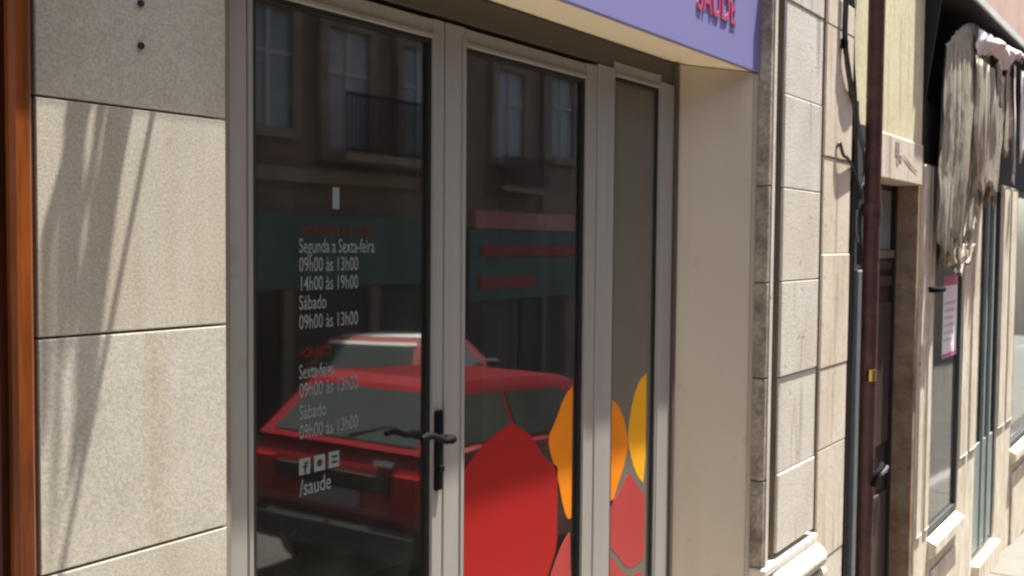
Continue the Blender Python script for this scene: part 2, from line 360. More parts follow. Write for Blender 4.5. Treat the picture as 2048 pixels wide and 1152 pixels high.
# ---------------------------------------------------------------- aluminium shopfront frame
fr = thing('shopfront_frame', 'fixed grey-beige aluminium frame around the double glass doors', 'door frame', (2.5, 0, 0))
box('post', (1.449, 1.503, -0.002, 0.09, -0.08, 2.206), K['alu'], fr, 0.003)
box('mullion', (2.973, 3.082, -0.002, 0.09, -0.08, 2.125), K['alu'], fr, 0.003)
box('post', (3.430, 3.533, -0.002, 0.09, -0.08, 2.125), K['alu'], fr, 0.003)
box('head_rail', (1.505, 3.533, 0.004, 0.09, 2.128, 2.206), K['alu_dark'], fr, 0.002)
box('stop_strip', (3.556, 3.571, -0.004, 0.03, -0.08, 2.206), K['alu'], fr)

GY = 0.016            # glass plane
def gxz(x, z): return (x * 0.9919, 1.55 + (z - 1.55) * 0.9919)
def leaf(name, label, x0, x1, gx0, gx1, z0, z1, cat, kick=0.16, grp=None, stile_l=None):
    r = thing(name, label, cat, ((x0 + x1) / 2, 0.02, z0), group=grp)
    t = 0.055
    box('stile', (x0, gx0, 0.0, t, z0, z1 + 0.05), K['alu'], r, 0.0025)
    box('stile', (gx1, x1, 0.0, t, z0, z1 + 0.05), K['alu'], r, 0.0025)
    box('top_rail', (gx0 + .0005, gx1 - .0005, 0.0015, t, z1, z1 + 0.048), K['alu'], r, 0.0025)
    box('bottom_rail', (gx0 + .0005, gx1 - .0005, 0.0015, t, z0, z0 + kick), K['alu'], r, 0.0025)
    # raised lines pressed into the profile
    if gx0 - x0 > .05: box('glazing_bead', (gx0 - 0.016, gx0 - 0.001, -0.0035, -0.0005, z0 + 0.02, z1 + 0.03), K['alu'], r, 0.001)
    if x1 - gx1 > .04: box('glazing_bead', (gx1 + 0.001, gx1 + 0.014, -0.0035, -0.0005, z0 + 0.02, z1 + 0.014), K['alu'], r, 0.001)
    box('glazing_bead', (gx0 + 0.0005, gx1 - 0.0005, -0.0035, 0.001, z1 + 0.001, z1 + 0.011), K['alu'], r, 0.001)
    g = MB()
    g.box(gx1 - 0.009, gx1 - 0.0005, 0.004, GY - .0008, z0 + kick + .001, z1 - 0.001)
    g.box(gx0 + 0.0005, gx0 + 0.010, 0.004, GY - .0008, z0 + kick + .001, z1 - 0.001)
    g.box(gx0 + 0.0105, gx1 - 0.0095, 0.004, GY - .0008, z1 - 0.012, z1 - 0.001)
    g.box(gx0 + 0.0105, gx1 - 0.0095, 0.004, GY - .0008, z0 + kick + .001, z0 + kick + 0.012)
    part('gasket', g, K['gasket'], r)  # black strips also carry the shade of the glazing reveal
    p = MB()
    a, b_, c, d = gx0 - 0.004, gx1 + 0.004, z0 + kick - 0.004, z1 + 0.004
    p.add([(a, GY, c), (b_, GY, c), (b_, GY, d), (a, GY, d)], [(0, 1, 2, 3)], mi=0)
    p.add([(a, GY + .006, c), (b_, GY + .006, c), (b_, GY + .006, d), (a, GY + .006, d)], [(0, 3, 2, 1)], mi=1)
    p.add([(a, GY, c), (b_, GY, c), (b_, GY + .006, c), (a, GY + .006, c)], [(0, 1, 2, 3)], mi=1)
    pane = part('glass_pane', p.mesh('glass_pane', [K['glass'], K['glass_in']], False), None, r)
    return r, pane
d1, pane1 = leaf('glass_door', 'glass door with white opening-hours lettering and black lever handle', 1.507, 2.1695, 1.522, 2.121, 0.0, 2.066, 'door', grp='pair of glass shop doors')
d2, pane2 = leaf('glass_door', 'glass door with large red and orange vinyl petals, without handle', 2.1745, 2.968, 2.262, 2.897, 0.0, 2.066, 'door', grp='pair of glass shop doors')
d3, pane3 = leaf('side_window', 'narrow fixed glass sidelight with yellow and coral petals beside beige reveal', 3.084, 3.428, 3.090, 3.417, 0.0, 2.10, 'window')

box('frosted_film', (3.092, 3.415, 0.0150, 0.0156, 0.165, 2.098), K['film'], d3)
# vinyl petals (stuck on the outside of the panes)
def vinyl(name, pts, m, parent, label=None, y=0.0145):
    pts = [gxz(*p) for p in pts]
    # smooth the outline a little (Chaikin)
    for _ in range(1):
        q = []
        for i in range(len(pts)):
            a, b_ = pts[i], pts[(i + 1) % len(pts)]
            q += [(a[0] * .75 + b_[0] * .25, a[1] * .75 + b_[1] * .25), (a[0] * .25 + b_[0] * .75, a[1] * .25 + b_[1] * .75)]
        pts = q
    return part(name, MB().prism(pts, 'y', y, y + 0.001), m, parent, label)
vinyl('vinyl_petal', [(2.273, 0.18), (2.273, 0.85), (2.273, 0.89), (2.33, 0.94), (2.42, .985), (2.53, 1.02), (2.57, 1.0), (2.64, .965), (2.72, 0.875), (2.795, 0.845), (2.795, 0.83), (2.795, 0.63), (2.795, 0.59), (2.76, 0.53), (2.66, 0.40), (2.60, 0.18)], K['v_red'], d2, 'large red petal')
vinyl('vinyl_petal', [(2.882, 1.10), (2.882, 1.085), (2.83, 1.06), (2.782, .99), (2.735, .94), (2.755, .89), (2.80, .80), (2.835, .70), (2.86, .66), (2.882, .66), (2.882, .68)], K['v_orange'], d2, 'orange petal')
vinyl('vinyl_petal', [(2.882, .615), (2.86, .61), (2.815, .575), (2.75, .49), (2.70, .35), (2.68, .18), (2.882, .18)], K['v_coral'], d2, 'coral petal')
vinyl('vinyl_petal', [(3.101, 1.02), (3.13, 1.02), (3.19, .99), (3.245, .92), (3.268, .835), (3.25, .79), (3.19, .70), (3.14, .63), (3.101, .63)], K['v_orange'], d3, 'orange petal')
vinyl('vinyl_petal', [(3.402, 1.08), (3.40, 1.075), (3.35, 1.06), (3.295, .99), (3.268, .90), (3.265, .85), (3.30, .77), (3.345, .71), (3.402, .67)], K['v_yellow'], d3, 'yellow petal')
vinyl('vinyl_petal', [(3.101, .56), (3.12, .66), (3.20, .67), (3.27, .745), (3.32, .70), (3.40, .63), (3.402, .66), (3.402, .43), (3.40, .40), (3.32, .39), (3.26, .40), (3.19, .47), (3.12, .515), (3.101, .53)], K['v_coral'], d3, 'coral petal')
vinyl('vinyl_petal', [(3.101, .505), (3.17, .455), (3.24, .385), (3.30, .36), (3.402, .36), (3.402, .18), (3.101, .18)], K['v_coral'], d3, 'lower coral petal')

# lettering on the first door
def line(s, x, z, size, m, sx):
    x, z = gxz(x, z); text_mesh('lettering', s, size, m, d1, (x, 0.0150, z), sx, off=0.0003)
for s_, z, sx in (('Segunda a Sexta-feira', 1.520, .635), ('09h00 às 13h00', 1.478, .66), ('14h00 às 19h00', 1.435, .66), ('Sábado', 1.392, .66), ('09h00 às 13h00', 1.348, .66),
                  ('Sexta-feira', 1.235, .56), ('09h00 às 13h00', 1.193, .66), ('Sábado', 1.143, .66), ('09h00 às 13h00', 1.098, .66)):
    line(s_, 1.680, z, 0.046, K['v_white'], sx)
line('HORÁRIO DE LOJA', 1.680, 1.560, 0.030, K['v_line'], .95)
line('HORÁRIO', 1.680, 1.283, 0.030, K['v_line'], .75)
line('/saude', 1.682, 0.968, 0.052, K['v_white'], .75)
box('sticker', (1.7715, 1.793, 0.0135, 0.0150, 1.621, 1.671), K['v_white'], d1)
for k, (sh) in enumerate(('f', 'o', 'p')):
    x = 1.666 + 0.047 * k
    ic = box('icon_tile', (x, x + 0.034, 0.0140, 0.0152, 1.020, 1.057), K['v_white'], d1)
    if sh == 'f': q = MB().box(x + .016, x + .021, .0132, .0138, 1.022, 1.047).box(x + .011, x + .026, .0132, .0138, 1.035, 1.039).box(x + .0215, x + .027, .0132, .0138, 1.044, 1.049)
    elif sh == 'o': q = MB().tube([(x + .017, .0132, 1.0385), (x + .017, .0138, 1.0385)], .0085, 12)
    else: q = MB().box(x + .010, x + .028, .0132, .0138, 1.043, 1.048).box(x + .010, x + .028, .0132, .0138, 1.030, 1.035)
    part('icon_mark', q, K['gasket'], ic)

# lever handle
hp = box('handle_plate', (2.128, 2.160, -0.013, -0.0005, 0.898, 1.108), K['iron'], d1, 0.004)
lv = MB().tube([(2.144, -0.012, 1.035), (2.144, -0.054, 1.037)], 0.012, 10)
lv.tube([(2.150, -0.052, 1.038), (2.12, -0.050, 1.036), (2.095, -0.047, 1.046), (2.07, -0.046, 1.056), (2.05, -0.045, 1.058), (2.03, -0.043, 1.054)], [.011, .0085, .008, .0095, .010, .007], 10)
part('lever', lv, K['iron'], hp)
part('keyhole_rose', MB().tube([(2.144, -0.020, 0.955), (2.144, -0.012, 0.955)], 0.010, 10), K['iron'], hp)
# ---------------------------------------------------------------- fascia sign
sg = thing('shop_sign', 'lavender fascia sign with crimson capital letters over the doors', 'sign', (2.8, -0.1, 2.21))
box('panel', (1.632, 3.968, -0.168, -0.150, 2.212, 2.76), K['purple'], sg, 0.002)
box('soffit', (1.632, 3.958, -0.149, 0.018, 2.212, 2.235), K['soffit'], sg)
box('box_body', (1.632, 3.958, -0.149, 0.018, 2.2365, 2.76), K['beige'], sg)
text_mesh('lettering', 'SAÚDE', 0.155, K['letter_red'], sg, (3.345, -0.1705, 2.352), 0.72, extrude=0.002, off=0.0015)

# ---------------------------------------------------------------- varnished wooden post at the left edge
wp = thing('wooden_post', 'glossy orange-brown varnished wooden door post left of the granite', 'door post', (0.95, -0.05, -0.6))
part('post', MB().box(0.9255, 0.980, -0.066, 0.10, -0.75, 2.206, 0.003), K['varnish_dark'], wp)  # darker varnish paints the shade on the post's side
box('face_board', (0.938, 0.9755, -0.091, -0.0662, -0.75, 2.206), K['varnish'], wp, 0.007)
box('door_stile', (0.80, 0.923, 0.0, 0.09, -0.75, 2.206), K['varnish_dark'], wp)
box('shade_board', (0.55, 1.09, -0.152, -0.1075, 2.212, 2.50), K['varnish_dark'], wp, 0.004)  # unseen board added to shade the top of the post
box('filler_strip', (0.9805, 1.0035, -0.030, 0.09, -0.75, 2.206), K['void'], wp)

# ================================================================ STONE PILASTER
pl = thing('stone_pilaster', 'weathered cream limestone pilaster with grooves and moulded base', 'pilaster', (4.4, -0.1, -0.6))
box('core', (3.947, 5.040, -0.130, 0.30, -0.80, 2.66), K['limestone'], pl)
J1 = [2.66, 2.525, 2.150, 1.775, 1.397, 1.008, 0.612, 0.285]
for a, b_ in zip(J1[:-1], J1[1:]):
    e = random.uniform(-.003, .003)
    box('stone_block', (4.110, 4.568, -0.212 + e, -0.12, b_ + .0015, a - .0015), K['limestone'], pl, 0.0035)
J2 = [2.66, 2.56, 1.775, 1.397, 1.02, 0.612, 0.265]
for a, b_ in zip(J2[:-1], J2[1:]):
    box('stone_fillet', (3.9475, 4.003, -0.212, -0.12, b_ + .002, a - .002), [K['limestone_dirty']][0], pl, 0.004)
J3 = [2.66, 2.524, 1.94, 1.506, 0.99, 0.62, 0.10, -0.35]
for a, b_ in zip(J3[:-1], J3[1:]):
    e = random.uniform(-.003, .003)
    box('stone_block', (4.642, 5.041, -0.206 + e, -0.12, b_ + .0015, a - .0015), K['limestone_warm'], pl, 0.0035)
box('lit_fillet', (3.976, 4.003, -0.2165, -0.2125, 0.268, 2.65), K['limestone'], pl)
box('groove_shade_fill', (4.0045, 4.1040, -0.150, -0.1305, 0.268, 2.655), K['limestone_shade'], pl)  # dark backing stands in for shade in the grooves
box('groove_shade_fill', (4.5695, 4.6360, -0.150, -0.1305, 0.10, 2.655), K['limestone_shade'], pl)
# base moulding
bmld = MB().box(3.9475, 4.60, -0.226, -0.12, 0.225, 0.262, 0.006)
box('groove_shade_liner', (4.1045, 4.1088, -0.203, -0.1505, 0.268, 2.655), K['limestone_shade'], pl)  # dark facing paints the shade on the groove sides
box('groove_shade_liner', (4.6365, 4.6412, -0.198, -0.1505, 0.10, 2.655), K['limestone_shade'], pl)
part('base_fillet', bmld, K['limestone'], pl)
pts = [(4.06, -0.185, 0.165), (4.07, -0.205, 0.165)] + [(4.08 + 0.05 * k, -0.213, 0.165) for k in range(1, 11)] + [(4.60, -0.203, 0.163), (4.612, -0.18, 0.16)]
part('torus_moulding', MB().tube(pts, [.045, .058] + [.060] * 10 + [.055, .04], 16), K['limestone'], pl)
box('plinth', (3.9475, 4.636, -0.262, -0.12, -0.85, 0.104), K['limestone'], pl, 0.008)
box('plinth', (4.642, 5.041, -0.240, -0.12, -0.90, -0.353), K['limestone_warm'], pl, 0.008)

# ================================================================ YELLOW OLD BUILDING
yb = thing('old_yellow_house', 'old pale yellow rendered house with stone lintel over dark doorway', 'house', (6.0, 0, -0.9))
box('rendered_wall', (5.045, 6.655, -0.150, 0.3, 2.155, 4.2), K['yellow_wall'], yb)
box('upper_wall', (5.045, 13.5, -0.149, 0.3, 4.203, 9.55), K['pink_wall'], yb)
lint = box('lintel', (5.62, 6.668, -0.158, 0.12, 1.908, 2.152), K['limestone_warm'], yb, 0.006)
crk = MB().box(6.02, 6.10, -0.1605, -0.1585, 2.045, 2.120).box(6.10, 6.16, -0.1605, -0.1585, 2.02, 2.05).box(6.05, 6.09, -0.1605, -0.1585, 2.00, 2.045)
part('broken_patch', crk, K['limestone_dirty'], lint)
crk = MB().add([(6.20, -.1605, 2.06), (6.35, -.1605, 2.02), (6.52, -.1605, 1.985), (6.52, -.1605, 1.975), (6.34, -.1605, 2.005), (6.20, -.1605, 2.045)], [(0, 1, 4, 5), (1, 2, 3, 4)])
part('crack', crk, K['limestone_dirty'], lint)
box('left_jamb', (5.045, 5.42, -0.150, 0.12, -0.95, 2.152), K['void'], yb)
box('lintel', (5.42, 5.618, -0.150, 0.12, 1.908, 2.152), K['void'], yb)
box('right_jamb', (6.652, 6.720, -0.140, 0.12, -1.05, 1.905), K['jamb_brown'], yb, 0.004)
dr = thing('house_door', 'dark brown house door with small upper pane and steel lever', 'door', (6.0, 0.02, -0.9))
box('leaf', (5.42, 6.648, 0.004, 0.055, -0.95, 1.905), K['door_dark'], dr)
box('frame_post', (6.602, 6.648, -0.02, 0.003, -0.95, 1.905), K['void'], dr)
gp = box('upper_pane', (5.95, 6.56, -0.004, 0.0035, 1.52, 1.87), K['curtain'], dr)
box('glazing_bar', (5.93, 6.60, -0.022, 0.0035, 1.468, 1.515), K['steel'], dr)
for z0_, z1_ in ((1.40, 1.455), (1.30, 1.36), (-0.55, 0.05), (0.35, 1.20)):
    box('door_panel', (5.90, 6.58, -0.014, 0.0035, z0_, z1_), K['door_dark'], dr, 0.004)
lvr = MB().tube([(6.30, -0.004, 0.20), (6.30, -0.05, 0.20)], 0.012, 8).tube([(6.28, -0.05, 0.20), (6.38, -0.055, 0.205), (6.44, -0.05, 0.215)], 0.013, 8)
part('lever', lvr, K['steel'], dr)
box('lever_plate', (6.27, 6.33, -0.012, 0.003, 0.10, 0.28), K['iron'], dr)
box('cable_duct', (5.272, 5.405, -0.185, -0.1505, -0.9, 1.42), K['grey_metal'], yb, 0.006)

dp = thing('drainpipe', 'rusty red-brown drainpipe running down past the doorway', 'pipe', (5.29, -0.24, -0.85))
part('pipe', MB().tube([(5.29, -0.24, gz(5.3)), (5.29, -0.24, 1.2), (5.29, -0.24, 4.2)], 0.040, 14), K['pipe'], dp)
for z in (0.905,):
    part('clamp', MB().tube([(5.262, -0.262, z - 0.028), (5.262, -0.262, z + 0.028)], 0.024, 10), K['brass'], dp, 'small brass fitting')
for z in (-0.2, 1.72, 2.9):
    part('collar', MB().tube([(5.29, -0.24, z - 0.03), (5.29, -0.24, z + 0.03)], 0.047, 14), K['pipe'], dp)
    box('bracket', (5.28, 5.30, -0.20, -0.151, z - 0.012, z + 0.012), K['iron'], dp)
fit = MB().tube([(5.255, -0.285, 0.36), (5.255, -0.30, 0.42), (5.30, -0.31, 0.44), (5.36, -0.30, 0.45)], 0.014, 8)
part('hook', fit, K['iron'], dp)

def cable(label, pts, r, m, clips=()):
    t = thing('wall_cable', label, 'cable', pts[-1], group='cables stapled to the pilaster edge')
    sm = []
    P = [Vector(p) for p in pts]
    for i in range(len(P) - 1):
        p0, p1, p2, p3 = P[max(i - 1, 0)], P[i], P[i + 1], P[min(i + 2, len(P) - 1)]
        for k in range(5):
            u = k / 5
            sm.append(0.5 * ((2 * p1) + (-p0 + p2) * u + (2 * p0 - 5 * p1 + 4 * p2 - p3) * u * u + (-p0 + 3 * p1 - 3 * p2 + p3) * u ** 3))
    sm.append(P[-1])
    part('cable', MB().tube(sm, r, 7), m, t)
    for c in clips: part('clip', MB().box(c[0] - .025, c[0] + .025, c[1] - .012, c[1] + .012, c[2] - .022, c[2] + .022, .004), K['iron'], t)
cable('thick black cable hanging down the pilaster corner into a slack bundle', [(4.839, -.225, 3.0), (4.839, -.225, 2.66), (4.842, -.225, 2.466), (4.95, -.222, 2.285), (5.09, -.20, 2.18), (5.19, -.18, 2.0), (5.23, -.18, 1.73), (5.30, -.18, 1.56), (5.32, -.175, 1.45)], 0.013, K['cable'], [(4.84, -.222, 2.462)])
cable('grey cable looped beside the black one near the drainpipe', [(5.24, -.17, 2.25), (5.23, -.18, 2.14), (5.33, -.19, 1.95), (5.27, -.19, 1.79), (5.22, -.18, 1.67), (5.29, -.18, 1.55)], 0.010, K['cable_grey'])
cable('thin black cable sticking out of the pilaster in a small loop', [(4.80, -.208, 1.99), (4.82, -.218, 2.01), (4.86, -.222, 1.96), (4.93, -.22, 1.95), (5.06, -.21, 1.91), (5.25, -.19, 1.79), (5.28, -.18, 1.55), (5.29, -.18, 1.45)], 0.008, K['cable'])
cable('second black cable running straight down behind the drainpipe', [(5.10, -.17, 3.1), (5.13, -.17, 2.5), (5.20, -.17, 2.2), (5.21, -.17, 1.6), (5.20, -.17, 0.6), (5.21, -.17, -0.6)], 0.014, K['cable'])

# ================================================================ OLD SHOPFRONT WITH TORN AWNING
sh = thing('old_shopfront', 'old cream painted shopfront with sloping sills under torn awning', 'shopfront', (8.4, 0, -1.05))
def post(x0, x1, chz):
    o = box('post', (x0, x1, -0.150, 0.10, gz(x1) - 0.1, 2.05), K['cream_paint'], sh, 0.008)
    xm = x0 + (x1 - x0) * 0.50
    box('raised_strip', (x0 + 0.015, xm - 0.03, -0.158, -0.1505, chz, 2.04), K['cream_paint'], o, 0.010)
    box('raised_strip', (xm + 0.05, x1 - 0.015, -0.158, -0.1505, chz, 2.04), K['cream_paint'], o, 0.010)
    return o
post(6.722, 7.075, -0.27); post(7.975, 8.585, 0.02); post(9.50, 10.20, 0.02)
box('post', (13.0, 13.5, -0.160, 0.10, -1.5, 2.05), K['cream_paint'], sh, 0.008)
box('transom_void', (6.66, 13.4, -0.02, 0.3, 2.45, 3.12), K['void'], sh)  # black face paints the shade in the transom recess
box('signboard', (6.722, 13.4, -0.13, 0.10, 2.053, 2.44), K['void'], sh)
box('wall_above', (6.66, 13.5, -0.150, 0.3, 3.23, 4.20), K['pink_wall'], sh)
def win(x0, x1, z0, z1, y, fm, gm, name='window', mids=()):
    f = part(name, MB().box(x0, x0 + .035, y - .02, y + .04, z0, z1).box(x1 - .035, x1, y - .02, y + .04, z0, z1).box(x0 + .036, x1 - .036, y - .02, y + .04, z1 - .05, z1).box(x0 + .036, x1 - .036, y - .02, y + .04, z0, z0 + .035), fm, sh)
    q = MB(); a, b_, c, d = x0 + .03, x1 - .03, z0 + .03, z1 - .045
    q.add([(a, y, c), (b_, y, c), (b_, y, d), (a, y, d)], [(0, 1, 2, 3)], mi=0)
    q.add([(a, y + .005, c), (b_, y + .005, c), (b_, y + .005, d), (a, y + .005, d)], [(0, 3, 2, 1)], mi=1)
    part('pane', q.mesh('pane', [gm, K['glass_in']], False), None, f)
    for m_ in mids: part('glazing_bar', MB().box(m_ - .035, m_ + .035, y - .03, y - .001, z0 + .04, z1 - .06, .006), K['teal_frame'], f)
    return f
w1 = win(7.08, 7.97, -0.33, 2.04, -0.127, K['dark_frame'], K['glass_old'])
w2 = win(8.59, 9.495, -0.90, 2.04, -0.115, K['dark_frame'], K['glass_old'], 'door', mids=(8.95, 9.2))
part('kick_panel', MB().box(8.64, 9.44, -0.131, -0.1165, -0.86, 0.0, .004), K['teal_frame'], w2)
w3 = win(10.205, 12.99, -0.25, 2.04, -0.127, K['dark_frame'], K['glass_old'])
for (a, b_, zt) in ((7.078, 7.972, -0.335), (10.203, 12.99, -0.255)):
    part('sill', MB().prism([(-0.10, zt), (-0.205, zt - 0.05), (-0.205, zt - 0.115), (-0.17, zt - 0.15), (0.05, zt - 0.15), (0.05, zt)], 'x', a, b_), K['cream_paint'], sh)
    st = part('stall_riser', MB().box(a, b_, -0.150, 0.05, gz(b_) - 0.1, zt - 0.152), K['cream_paint'], sh)
    part('raised_panel', MB().box(a + .08, b_ - .08, -0.170, -0.1505, gz(b_) + .12, zt - 0.25, .012), K['cream_paint'], st)
part('door_step', MB().box(8.588, 9.497, -0.205, 0.05, -1.25, -0.905, .01), K['cream_paint'], sh)
box('display_back', (6.9, 13.3, 0.45, 0.50, -1.2, 2.4), K['curtain'], sh)  # kept pale to stand in for the street reflected in the panes
box('display_floor', (7.08, 8.3, -0.05, 0.44, -0.45, -0.36), K['curtain_white'], sh)
ps = thing('poster', 'white notice with magenta heading and footer taped to the shop window', 'poster', (7.73, -0.102, 0.78))
box('sheet', (7.46, 7.90, -0.1305, -0.1285, 0.78, 1.34), K['poster_white'], ps)
box('heading_band', (7.46, 7.90, -0.1325, -0.1308, 1.275, 1.34), K['poster_pink'], ps)
box('footer_band', (7.46, 7.90, -0.1325, -0.1308, 0.78, 0.81), K['poster_pink'], ps)
for k in range(6):
    z = 1.155 - 0.05 * k
    box('print_line', (7.50, 7.86 - 0.05 * (k % 3), -0.1320, -0.1308, z - 0.012, z + 0.010), K['poster_grey'], ps)
hk = thing('window_bolt', 'small dark iron bolt bracket on the first cream post', 'bolt', (7.0, -0.19, 1.27))
part('bracket', MB().tube([(6.78, -0.186, 1.275), (6.78, -0.22, 1.275), (7.02, -0.22, 1.27), (7.04, -0.186, 1.27)], 0.018, 8), K['iron'], hk)

# awning: cassette + torn canvas
aw = thing('torn_awning', 'torn dirty awning canvas hanging in pleats from white housing', 'awning', (7.6, -0.25, 3.1))
box('cassette', (6.695, 13.2, -0.30, -0.1505, 3.135, 3.205), K['cassette'], aw, 0.010)
box('cassette_lip', (6.695, 13.2, -0.275, -0.1505, 3.208, 3.226), K['void'], aw)
part('side_cheek', MB().prism([(-0.1515, 2.36), (-0.287, 3.40), (-0.287, 4.15), (-0.1515, 4.15)], 'x', 6.670, 6.690), K['void'], aw)  # outline worked back from the shadow strip it casts on the yellow wall
box('housing_underside', (6.695, 13.2, -0.292, -0.022, 3.118, 3.134), K['void'], aw)  # black sheet stands in for the shade under the cassette
def drape(name, m, x0, x1, ztop, zbot, y0, amp, n, bulge=0.0, taper=None, lean=0.0, rows=16, jag=0.05, label=None, seed=1):
    rnd = random.Random(seed); mb = MB(); cols = n * 8
    ph = [rnd.uniform(0, 6.28) for _ in range(4)]; jg = [jag * (1.4 * math.sin(i * 0.55 + seed) * math.sin(i * 0.17 + 2 * seed) + rnd.uniform(-.6, .6)) for i in range(cols + 1)]
    vs = []
    for j in range(rows + 1):
        v = j / rows
        for i in range(cols + 1):
            u = i / cols
            zt = ztop(u) if callable(ztop) else ztop
            zb = (zbot(u) if callable(zbot) else zbot) + jg[i]
            uu = 0.5 + (u - 0.5) * (1 - (taper or 0) * v)
            x = x0 + (x1 - x0) * uu + lean * v + 0.012 * math.sin(9 * v + ph[2] + 5 * u)
            uw = u + 0.035 * math.sin(7.3 * u + ph[2]) + 0.018 * math.sin(4 * v + 5 * u + ph[3])
            wv = (0.55 + 0.6 * abs(math.sin(5.1 * u + ph[1]))) * math.sin(uw * n * 2 * math.pi + ph[0]) + 0.40 * math.sin(uw * n * 5.3 * math.pi + ph[1] + 2 * v) + 0.35 * math.sin(uw * n * 0.9 * math.pi + ph[3] + 2.2 * v)
            y = y0 - bulge * math.sin(math.pi * min(1, v * 1.15)) * min(1, u * 3.5, (1 - u) * 3.5) - amp * (0.35 + 0.65 * min(1, v * 2)) * wv
            vs.append((x, y, zt + (zb - zt) * v))
    W = cols + 1; NV = len(vs)
    fs = [(j * W + i, j * W + i + 1, (j + 1) * W + i + 1, (j + 1) * W + i) for j in range(rows) for i in range(cols)]
    vs2 = vs + [(x, y + 0.006, z) for x, y, z in vs]
    fs2 = fs + [tuple(reversed([a + NV for a in f])) for f in fs]
    edge = [i for i in range(W)] ; b0 = rows * W
    fs2 += [(i + 1, i, i + NV, i + 1 + NV) for i in range(cols)] + [(b0 + i, b0 + i + 1, b0 + i + 1 + NV, b0 + i + NV) for i in range(cols)]
    mb.add(vs2, fs2, True)
    return part(name, mb, m, aw, label)
drape('canvas', K['dirty_cloth'], 6.90, 8.40, lambda u: 2.76 + 0.30 * math.sin(math.pi * min(1, u * 0.75 + .02)), lambda u: 1.50 + 0.55 * max(0, u - .55) + (0.10 if u < .12 else 0), -0.225, 0.019, 15, bulge=0.02, taper=0.30, lean=-0.30, seed=3, rows=26, jag=.085, label='dirty olive pleated canvas')
drape('canvas', K['dirty_cloth'], 7.60, 8.70, 2.82, lambda u: 1.95 - .05 * u, -0.265, 0.018, 8, bulge=0.01, taper=0.12, lean=-.08, seed=5, label='shorter torn canvas layer', jag=.06)
drape('valance', K['white_cloth'], 7.62, 9.5, lambda u: 3.01 + 0.10 * u, lambda u: 2.80 + .22 * u + .06 * math.sin(9 * u), -0.265, 0.022, 9, bulge=0.045, seed=8, label='sunlit white bunched valance', rows=10, jag=.02)  # white puts the sunlight on the canvas top into the colour
drape('canvas', K['rust_cloth'], 8.45, 9.2, 2.88, lambda u: 2.40 + .12 * math.sin(7 * u), -0.235, 0.03, 3, seed=9, label='rust-stained scrap', jag=.05)
for k, (xa, xb, zb, wd) in enumerate(((8.58, 8.43, 2.13, .11), (8.90, 8.83, 2.26, .14), (9.12, 9.22, 2.08, .10), (9.46, 9.54, 2.24, .13), (8.31, 8.43, 2.58, .12), (9.73, 9.68, 2.45, .16), (10.0, 9.95, 2.6, .12))):
    drape('torn_strip', K['white_cloth'] if k % 3 != 1 else K['dirty_cloth'], xa - wd / 2, xa + wd / 2, 2.97, zb, -0.25 - .008 * k, 0.012, 1, taper=.35, lean=xb - xa, rows=14, jag=.05, seed=30 + k)
drape('canvas', K['dirty_cloth'], 7.0, 7.95, 1.56, lambda u: 1.38 + .16 * abs(u - .5), -0.225, 0.02, 3, seed=12, label='knotted bottom edge', rows=8, lean=-.05, taper=.3, jag=.05)

# ================================================================ UNSEEN THINGS ADDED ABOVE THE FRAME FOR THEIR SHADOWS
hb = thing('shadow_arm', 'unseen black iron arm added for its thin shadow on the granite slabs', 'bracket', (1.43, -0.05, 2.6))
part('arm', MB().tube([(1.4315, -0.044, 2.6), (1.4315, -0.30, 2.6)], 0.0062, 8), K['iron'], hb)  # added out of view, only its shadow falls on the slabs
part('wall_plate', MB().box(1.41, 1.453, -0.050, -0.0452, 2.56, 2.64, .001), K['iron'], hb)
hp_ = thing('shadow_plant', 'unseen strap-leaved plant added for its shadow streaks on the granite slabs', 'plant', (1.34, -0.05, 2.55))
part('pot', MB().tube([(1.34, -0.085, 2.54), (1.34, -0.085, 2.635)], [.024, .036], 16), K['terracotta'], hp_)
part('holder', MB().tube([(1.34, -0.046, 2.58), (1.34, -0.062, 2.58)], 0.006, 8), K['iron'], hp_)
PIX = [((1.077, 1.756), (1.062, 1.41), .036), ((1.121, 1.758), (1.088, 1.39), .012), ((1.160, 1.760), (1.082, 1.18), .030), ((1.128, 1.47), (1.060, 1.15), .016),
       ((1.022, 1.55), (1.012, 1.24), .022), ((1.185, 1.762), (1.150, 1.60), .010), ((1.045, 1.40), (1.028, 1.05), .012), ((1.098, 1.50), (1.075, 1.28), .020), ((1.140, 1.72), (1.105, 1.35), .020), ((1.055, 1.62), (1.040, 1.36), .020)]
rl = random.Random(21)
for (xa, za), (xb, zb), wd in PIX:                    # each strap leaf is traced back along the sun from its shadow's ends
    zl = 2.65 + rl.uniform(-.02, .03)
    def src(x, z): k = zl - z; return Vector((x + .24 * k, -.05 - .13 * k, zl))
    a, b_ = src(xa, za), src(xb, zb); lf = MB(); wd *= 1.2; P = []
    st = Vector((1.34, -.085, 2.636))
    ctr = [st, st * .5 + a * .5 + Vector((0, 0, .02)), a] + [a.lerp(b_, t) + Vector((0, 0, .012 * math.sin(math.pi * t) - .015 * t * t)) for t in (.25, .5, .75, 1.0)] + [b_ + (b_ - a) * .12 + Vector((0, 0, -.03))]
    hw = [.006, .007, wd / 2, wd / 2, wd / 2, wd * .45, wd * .3, .001]
    vs = []
    for c_, h_ in zip(ctr, hw): vs += [c_ + Vector((-h_, 0, 0)), c_ + Vector((0, 0, -.004)), c_ + Vector((h_, 0, .002))]
    fs = []
    for q_ in range(len(ctr) - 1): fs += [(3 * q_, 3 * q_ + 1, 3 * q_ + 4, 3 * q_ + 3), (3 * q_ + 1, 3 * q_ + 2, 3 * q_ + 5, 3 * q_ + 4)]
    part('leaf', lf.add(vs, fs, True), K['leaf'], hp_)

